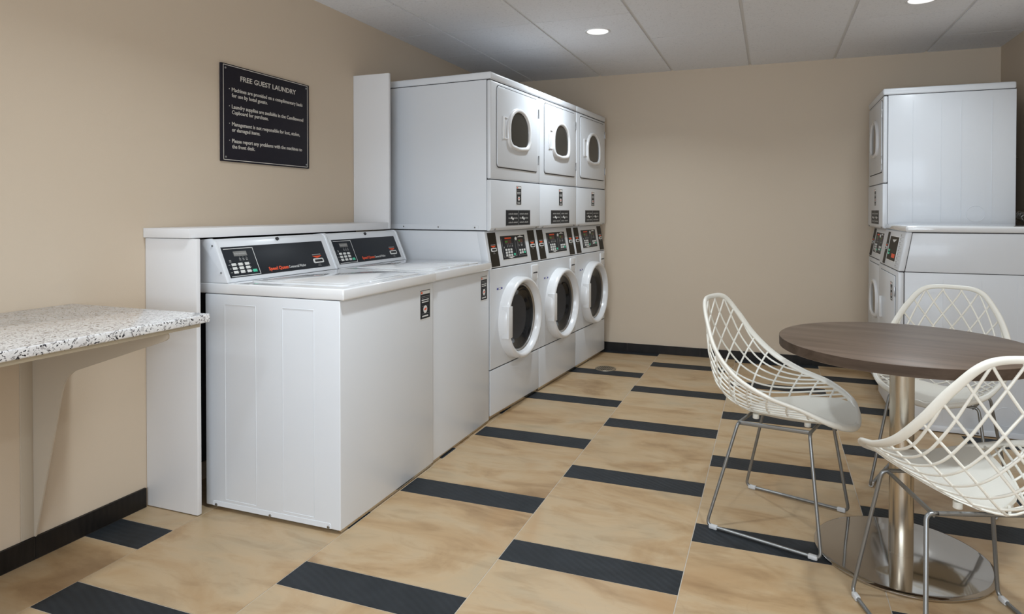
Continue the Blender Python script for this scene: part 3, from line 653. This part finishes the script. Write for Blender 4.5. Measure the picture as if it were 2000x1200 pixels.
# single front control dryer in the right foreground
def single_dryer():
    W = .683; hy = W/2; X = .35; D = .75; Xb = X-D
    t = thing('front_control_dryer', 'low white dryer at the right edge, behind the far chair', 'dryer', (2.765+.35, 4.15+hy, 0), math.pi)
    b = MB(); b.prism([(Xb, .024), (X-.032, .024), (X-.032, .866), (Xb, .866)], -hy+.001, hy-.001, 'y', bev=.003); b.build('cabinet', 'enamel', t)
    b = MB(); b.prism([(Xb, .869), (X-.034, .869), (X-.034-.036, 1.083), (Xb, 1.083)], -hy+.001, hy-.001, 'y', bev=.003); b.build('upper_side', 'enamel', t)
    b = MB(); b.box(Xb+.01, X-.004, -hy+.005, hy-.005, .03, 1.085); b2 = None
    b.bm.free(); b.bm = bmesh.new(); b.prism([(Xb+.01, .03), (X-.006, .03), (X-.006, .868), (X-.044, 1.084), (Xb+.01, 1.084)], -hy+.0035, hy-.0035, 'y'); b.build('seam_core', 'gap', t, False)
    b = MB(); b.box(X-.030, X, -hy, hy, .026, .866, .008, 3); fp = b.build('front_panel', 'enamel', t)
    b = MB(); b.prism([(X-.032, .870), (X, .870), (X-.038, 1.086), (X-.070, 1.086)], -hy, hy, 'y', bev=.007, seg=3); cf = b.build('control_fascia', 'enamel', t)
    b = MB(); b.box(Xb, X-.036, -hy-.002, hy+.002, 1.086, 1.122, .014, 4); b.build('top_cap', 'deck', t)
    T, L = control_face(cf, X+.0008, hy)
    b = MB(); b.box(.170-.03, .240-.03, .008, L-.008, -.001, .0012, T=T); s_ = b.build('dark_strip', 'brownblack', cf, False); card_slot(s_, T @ Matrix.Translation((.175, .106, .0012)), .8)
    b = MB(); b.box(.250, .532, .036, L-.026, -.001, .0008, T=T); b.build('panel_border', 'white_ink', cf, False)
    b = MB(); b.box(.256, .526, .041, L-.031, .0006, .0018, T=T); p = b.build('control_panel', 'brownblack', cf, False)
    b = MB()
    for i in range(2):
        for j in range(2): b.box(.270+.03*j, .292+.03*j, .072+.018*i, .085+.018*i, .0018, .004, .001, T=T)
    b.build('keys', 'green', p)
    b = MB(); b.box(.400, .500, .058, .082, .0018, .0026, T=T); b.build('lettering_bar', 'red', p, False)
    b = MB(); b.prism([(.34, L-.05), (.48, L-.045), (.40, L-.065)], .0018, .0026, 'z', T=T); b.build('chevron_mark', 'white_ink', p, False)
    b = MB()
    for i in range(9): b.box(.560, .640, .012+i*.022, .0135+i*.022, .0, .001, T=T)
    for i in range(9): b.box(.560, .580, .018+i*.022, .026+i*.022, .0, .0008, T=T)
    b.build('instruction_print', 'grey_ink', cf, False)
    z0, z1, s0, s1 = .30, .836, .10, .61
    b = MB(); b.box(X-.002, X+.0012, s0-hy-.0025, s1-hy+.0025, z0-.004, z1+.0025); b.build('door_seam', 'gap', t, False)
    b = MB(); b.box(X-.002, X+.006, s0-hy, s1-hy, z0, z1, .0022); d = b.build('dryer_door', 'enamel', t)
    b = MB(); b.box(X+.004, X+.022, .165-hy, .182-hy, .539, .673, .005); b.build('door_handle', 'plastic', d)
    for z in (.40, .722): b = MB(); b.box(X+.002, X+.010, .612-hy, .620-hy, z, z+.055, .002); b.build('hinge', 'screw', d)
    sticker(d, frame((X+.0063, .52-hy, .742), (0, 1, 0), (0, 0, 1), (1, 0, 0)), .062, .106)
    # near side details (local +y)
    b = MB(); b.box(Xb+.02, X-.085, hy-.001, hy+.0022, .004, .034, .001); b.build('lower_strip', 'enamel', t)
    b = MB(); b.cyl((3.115-3.145, hy+.003, .016), .006, .004, 'y', 14); b.build('screw', 'screw', t)
    b = MB(); b.tube([(3.115-3.27+.05*math.cos(a), hy-.0002, .115+.05*math.sin(a)) for a in [2*math.pi*k/32 for k in range(32)]], .0012, 6, closed=True)
    for xx in (2.981, 3.16, 3.32): b.box(3.115-xx-.0012, 3.115-xx+.0012, hy-.002, hy, .055, .83, .0008)
    b.build('side_embossing', 'enamel', t)
    for sx_ in (Xb+.06, X-.06):
        for sy_ in (-hy+.05, hy-.05): b = MB(); b.cyl((sx_, sy_, .013), .016, .026, n=14); b.build('foot', 'rubber', t)
single_dryer()
# things behind the right machines
b = MB(); b.box(3.555, XR-.001, 4.80, 4.82, 1.14, 1.86, .002)
tag(b.build('wall_board', 'board'), 'narrow white upright board by the right wall, at the edge of the picture', 'board')
b = MB(); pts = [(3.60+.012*math.sin(k*.5), 5.20-.30*k/40, 1.145+.035*math.sin(k*math.pi/40)) for k in range(41)]
b.tube(pts, [.024+.004*(k % 2) for k in range(41)], 14, rx=[.024+.004*(k % 2) for k in range(41)])
tag(b.build('foil_duct', 'foil'), 'crumpled silver foil vent duct in the gap behind the right machines', 'duct')
t = thing('water_valve', 'small metal shut-off valve on the wall behind the stacked dryer', 'valve', (XR, 5.216, 1.558))
b = MB(); b.cyl((-.03, 0, 0), .008, .058, 'x', 12); b.build('valve_stem', 'brass', t)
b = MB(); b.cyl((-.061, 0, 0), .016, .010, 'x', 14, bev=.002); b.build('valve_knob', 'brass', t)
b = MB(); b.tube([(-.03, 0, -.008), (-.032, .0, -.08), (-.045, .01, -.18), (-.03, .02, -.30)], .008, 8); b.build('valve_hose', 'rubber', t)

# ------------------------------------------------------------------ floor drain
t = thing('floor_drain', 'small round metal floor drain in front of the stacked machines', 'drain', (.925, 4.90, 0))
b = MB(); b.cyl((0, 0, .001), .078, .002, n=40); b.build('drain_body', 'rubber', t)
b = MB(); n = 40; b.grid([[(r*math.cos(a), r*math.sin(a), z) for r, z in ((.066, .002), (.066, .005), (.078, .005), (.080, .001))] for a in [2*math.pi*k/n for k in range(n)]], cu=True)
for k in range(-4, 5):
    y = k*.014; hw = math.sqrt(max(.067**2-y*y, 0)); b.box(y-.0035, y+.0035, -hw, hw, .002, .005)
b.box(-.066, .066, -.004, .004, .002, .0045); b.build('drain_grate', 'brass', t)

# ------------------------------------------------------------------ pedestal table
t = thing('pedestal_table', 'round walnut-topped table on a steel pedestal', 'table', (2.536, 2.642, 0))
def disc(name, r, z0, z1, m, bev, n=96):
    b = MB(); pr_ = [(r-bev, z1), (r-bev*.3, z1-bev*.3), (r, z1-bev), (r, z0+bev), (r-bev*.3, z0+bev*.3), (r-bev, z0)]
    V = b.grid([[(q*math.cos(a), q*math.sin(a), z) for q, z in pr_] for a in [2*math.pi*k/n for k in range(n)]], cu=True)
    b.cap([v[0] for v in V]); b.cap([v[-1] for v in V]); return b.build(name, m, t, angle=50)
tt = disc('table_top', .400, .716, .750, 'wood', .0012); tt.rotation_euler = (0, 0, math.radians(-14))
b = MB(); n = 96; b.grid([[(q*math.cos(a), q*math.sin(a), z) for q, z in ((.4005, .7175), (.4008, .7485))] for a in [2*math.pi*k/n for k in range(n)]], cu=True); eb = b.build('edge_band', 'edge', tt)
b = MB(); b.cyl((0, 0, .704), .12, .022, n=40, bev=.003); b.build('mounting_plate', 'rubber', t)
b = MB(); b.cyl((0, 0, .36), .0385, .69, n=64); b.build('column', 'steel', t)
b = MB(); prf = [(.039, .016), (.10, .0155), (.262, .013), (.272, .0115), (.2775, .008), (.278, .004), (.276, .001)]
V = b.grid([[(q*math.cos(a), q*math.sin(a), z) for q, z in prf] for a in [2*math.pi*k/n for k in range(n)]], cu=True); b.cap([v[0] for v in V]); b.cap([v[-1] for v in V])
b.build('base_disc', 'steel_base', t, angle=50)

# ------------------------------------------------------------------ lattice shell chairs
RIM = [(-.279, 0, .850), (-.261, .107, .838), (-.224, .169, .766), (-.173, .214, .675), (-.089, .237, .593), (.018, .238, .541), (.130, .224, .510), (.228, .165, .468), (.270, 0, .430)]
CEN = [(-.279, 0, .850), (-.279, 0, .800), (-.279, 0, .710), (-.270, 0, .600), (-.243, 0, .490), (-.150, 0, .422), (.0, 0, .411), (.165, 0, .424), (.270, 0, .430)]
def cr(P, n=16, mirror=False):
    P = [Vector(p) for p in P]
    if mirror:
        m = lambda p: Vector((p.x, -p.y, p.z)); P = [m(P[1])]+P+[m(P[-2])]
    else: P = [2*P[0]-P[1]]+P+[2*P[-1]-P[-2]]
    out = []
    for i in range(1, len(P)-2):
        p0, p1, p2, p3 = P[i-1:i+3]
        for k in range(n):
            u = k/n; out.append(.5*((2*p1)+(-p0+p2)*u+(2*p0-5*p1+4*p2-p3)*u*u+(-p0+3*p1-3*p2+p3)*u**3))
    out.append(P[-2]); return out
rimc, cenc = cr(RIM, mirror=True), cr(CEN)
NT = len(rimc)-1
def samp(c, u):
    x = max(0, min(1, u))*NT; i = min(int(x), NT-1); f = x-i; return c[i].lerp(c[i+1], f)
def interp(x, P):
    for (a, p), (b_, q) in zip(P, P[1:]):
        if x <= b_: return p+(q-p)*max(0, (x-a)/(b_-a))
    return P[-1][1]
def shell(u, s):
    r, c_ = samp(rimc, u), samp(cenc, u); a = abs(s)
    lift = a**interp(u, ((0, 1.7), (.35, 1.65), (.5, 1.45), (.68, 1.65), (.82, 1.95), (.92, 1.6), (1, 1.5))); y = r.y*s
    return Vector((c_.x+(r.x-c_.x)*lift, y, c_.z+(r.z-c_.z)*lift))
def snorm(u, s):
    e = .004; a = shell(u+e, s)-shell(u-e, s); b_ = shell(u, min(s+e, 1))-shell(u, max(s-e, -1)); n_ = a.cross(b_)
    return n_.normalized() if n_.length > 1e-9 else Vector((0, 0, 1))
def pad_edge(u):
    """half width (in s) of the solid seat at u; 0 = lattice only"""
    if u < .655: return 0
    return interp(u, ((.655, .05), (.662, .30), (.68, .46), (.83, .84), (.90, .94), (.93, 1), (1, 1)))
RIB_GAP, RIB_BEND = .076, .30   # ribs turn along the shell towards one side, across it towards the other
def chair():
    t = thing('lattice_chair', 'x', 'chair', (0, 0, 0), 0)
    # seat pad: solid sheet with thickness
    b = MB(); rows_t, rows_b = [], []; us = [.657+(.9965-.657)*(k/30)**1.0 for k in range(31)]; us = [.6555, .658, .664]+us[1:]
    for u in us:
        pe = max(pad_edge(u), .02); rt, rb = [], []
        for j in range(21):
            s = pe*(-1+2*j/20); p = shell(u, s); n_ = snorm(min(u, .985), s)
            if n_.z < 0: n_ = -n_
            rt.append(p+n_*.005); rb.append(p-n_*.005)
        rows_t.append(rt); rows_b.append(rb)
    loop = [rt+rb[::-1] for rt, rb in zip(rows_t, rows_b)]
    V = b.grid(loop, cv=True); b.cap(V[0]); b.cap(V[-1]); b.build('seat', 'cream', t, angle=60)
    # rim: elliptical band closed around the shell
    L_, Wd, ru, rv = [], [], [], []
    half = [(i/NT) for i in range(0, NT+1, 2)]
    full = [(u, 1) for u in half]+[(u, -1) for u in half[::-1][1:-1]]
    for u, sg in full:
        p = shell(u, sg); q = shell(u, sg*.93); p2 = Vector(p)
        dcen = (p-q)
        if u < .02 or u > .985: dcen = Vector((0, 0, 1)) if u < .02 else Vector((.3, 0, -.95))
        out = Vector((0, sg*.35, .05)) if u < .9 else Vector((.1, sg*.1, -.5))
        d_ = dcen.normalized()*.8+out
        Wd.append(d_.normalized())
        k = min(1, max(0, (u-.05)/.25)); f = min(1, max(0, (u-.76)/.15)); p2.z -= .0085*f; ru.append(.0100+.0035*k); rv.append(.0078+.0002*k+.0050*f); L_.append(p2)
    b = MB(); b.tube(L_, rv, 12, rx=ru, widths=Wd, closed=True); b.build('rim', 'cream', t, angle=80)
    # lattice ribs: two crossing families, straight in (length down the back, length across the shell)
    NU, NS = 240, 40; A = [0]; G = [0]; cross = []
    for i in range(NU+1):
        u = i/NU
        if i: A.append(A[-1]+(samp(cenc, u)-samp(cenc, u-1/NU)).length); G.append(G[-1]+(A[-1]-A[-2])*interp(A[-1], ((0, .68), (.2, .70), (.45, .95), (2, 1.0))))
        pts = [shell(u, k/NS) for k in range(NS+1)]; l = [0]
        for p, q in zip(pts, pts[1:]): l.append(l[-1]+(q-p).length)
        cross.append(l)
    def s_at(i, l):
        a = abs(l); c_ = cross[i]
        if a >= c_[-1]: return 2
        k = next(k for k in range(1, NS+1) if c_[k] > a)
        return ((k-1+(a-c_[k-1])/(c_[k]-c_[k-1]+1e-9))/NS)*(1 if l >= 0 else -1)
    b = MB()
    for fam in (1, -1):
        for k in range(-18, 15):
            l0 = (k+.5)*RIB_GAP; pts = []; segs = []
            for i in range(1, NU-10):
                m = 1+(l0+G[i]-.014)/RIB_BEND; s = s_at(i, fam*RIB_BEND*math.log(m)) if m > .05 else 2; u = i/NU
                if abs(s) <= .99 and not (abs(s) < pad_edge(u)-.03): pts.append((u, s))
                else:
                    if len(pts) > 3: segs.append(pts)
                    pts = []
            if len(pts) > 3: segs.append(pts)
            for sg in segs:
                sg = sg[::4]+([sg[-1]] if (len(sg)-1) % 4 else [])
                b.tube([shell(*q) for q in sg], .0040, 8, rx=.0032, widths=[snorm(*q) for q in sg])
    b.build('lattice', 'cream', t, angle=80)
    # sled frame
    r = .0062
    FB, FF, TB, TF = (-.205, .222, .0085), (.205, .222, .0085), (-.105, .168, .4015), (.150, .160, .4130)
    def fillet(P, rr, n=6):
        P = [Vector(p) for p in P]; out = [P[0]]
        for i in range(1, len(P)-1):
            a = (P[i-1]-P[i]).normalized(); c_ = (P[i+1]-P[i]).normalized(); ang = a.angle(c_); d_ = min(rr/math.tan(ang/2), .05)
            p0, p2 = P[i]+a*d_, P[i]+c_*d_
            out += [p0*(1-u)**2+P[i]*2*u*(1-u)+p2*u*u for u in [k/n for k in range(n+1)]]
        return out+[P[-1]]
    for sg in (1, -1):
        m = lambda p: (p[0], p[1]*sg, p[2])
        b = MB(); b.tube(fillet([(TB[0], (TB[1]-.03)*sg, TB[2]), m(TB), m(FB), m(FF), m(TF), (TF[0], (TF[1]-.03)*sg, TF[2])], .022), r, 10); b.build('sled_leg', 'rod', t, angle=80)
        b = MB(); b.tube([(TB[0]-.004, .150*sg, TB[2]-.002), (TF[0]+.004, .142*sg, TF[2]-.002)], .004, 8, rx=.008); b.build('side_bar', 'rod', t)
        for x in (-.178, .178):
            b = MB(); b.box(x-.016, x+.016, .222*sg-.0085, .222*sg+.0085, .0003, .016, .004); b.build('foot_glide', 'glide', t)
        for x in (-.07, .12):
            zt = samp(cenc, .72 if x < 0 else .86); b = MB(); b.cyl((x, .066*sg, .4105 if x < 0 else .4165), .012, .018, n=16, bev=.001); b.build('mounting_boss', 'cream', t)
    for P in (TB, TF):
        b = MB(); b.tube([(P[0], -P[1]+.02, P[2]), (P[0], P[1]-.02, P[2])], r, 10); b.build('cross_bar', 'rod', t)
    return t
ch = chair()
for i, (x, y, a, lab) in enumerate([(2.140, 2.773, -16.77, 'ivory lattice chair seen from the side, left of the round table'),
                                    (2.795, 3.332, -111.69, 'ivory lattice chair facing the camera on the far side of the table'),
                                    (2.624, 2.204, 107.71, 'ivory lattice chair nearest the camera, its back cut by the right edge')]):
    o = ch if i == 0 else copy_tree(ch)
    o.location = (x, y, 0); o.rotation_euler = (0, 0, math.radians(a)); o['label'] = lab; o['group'] = 'chairs around the round table'
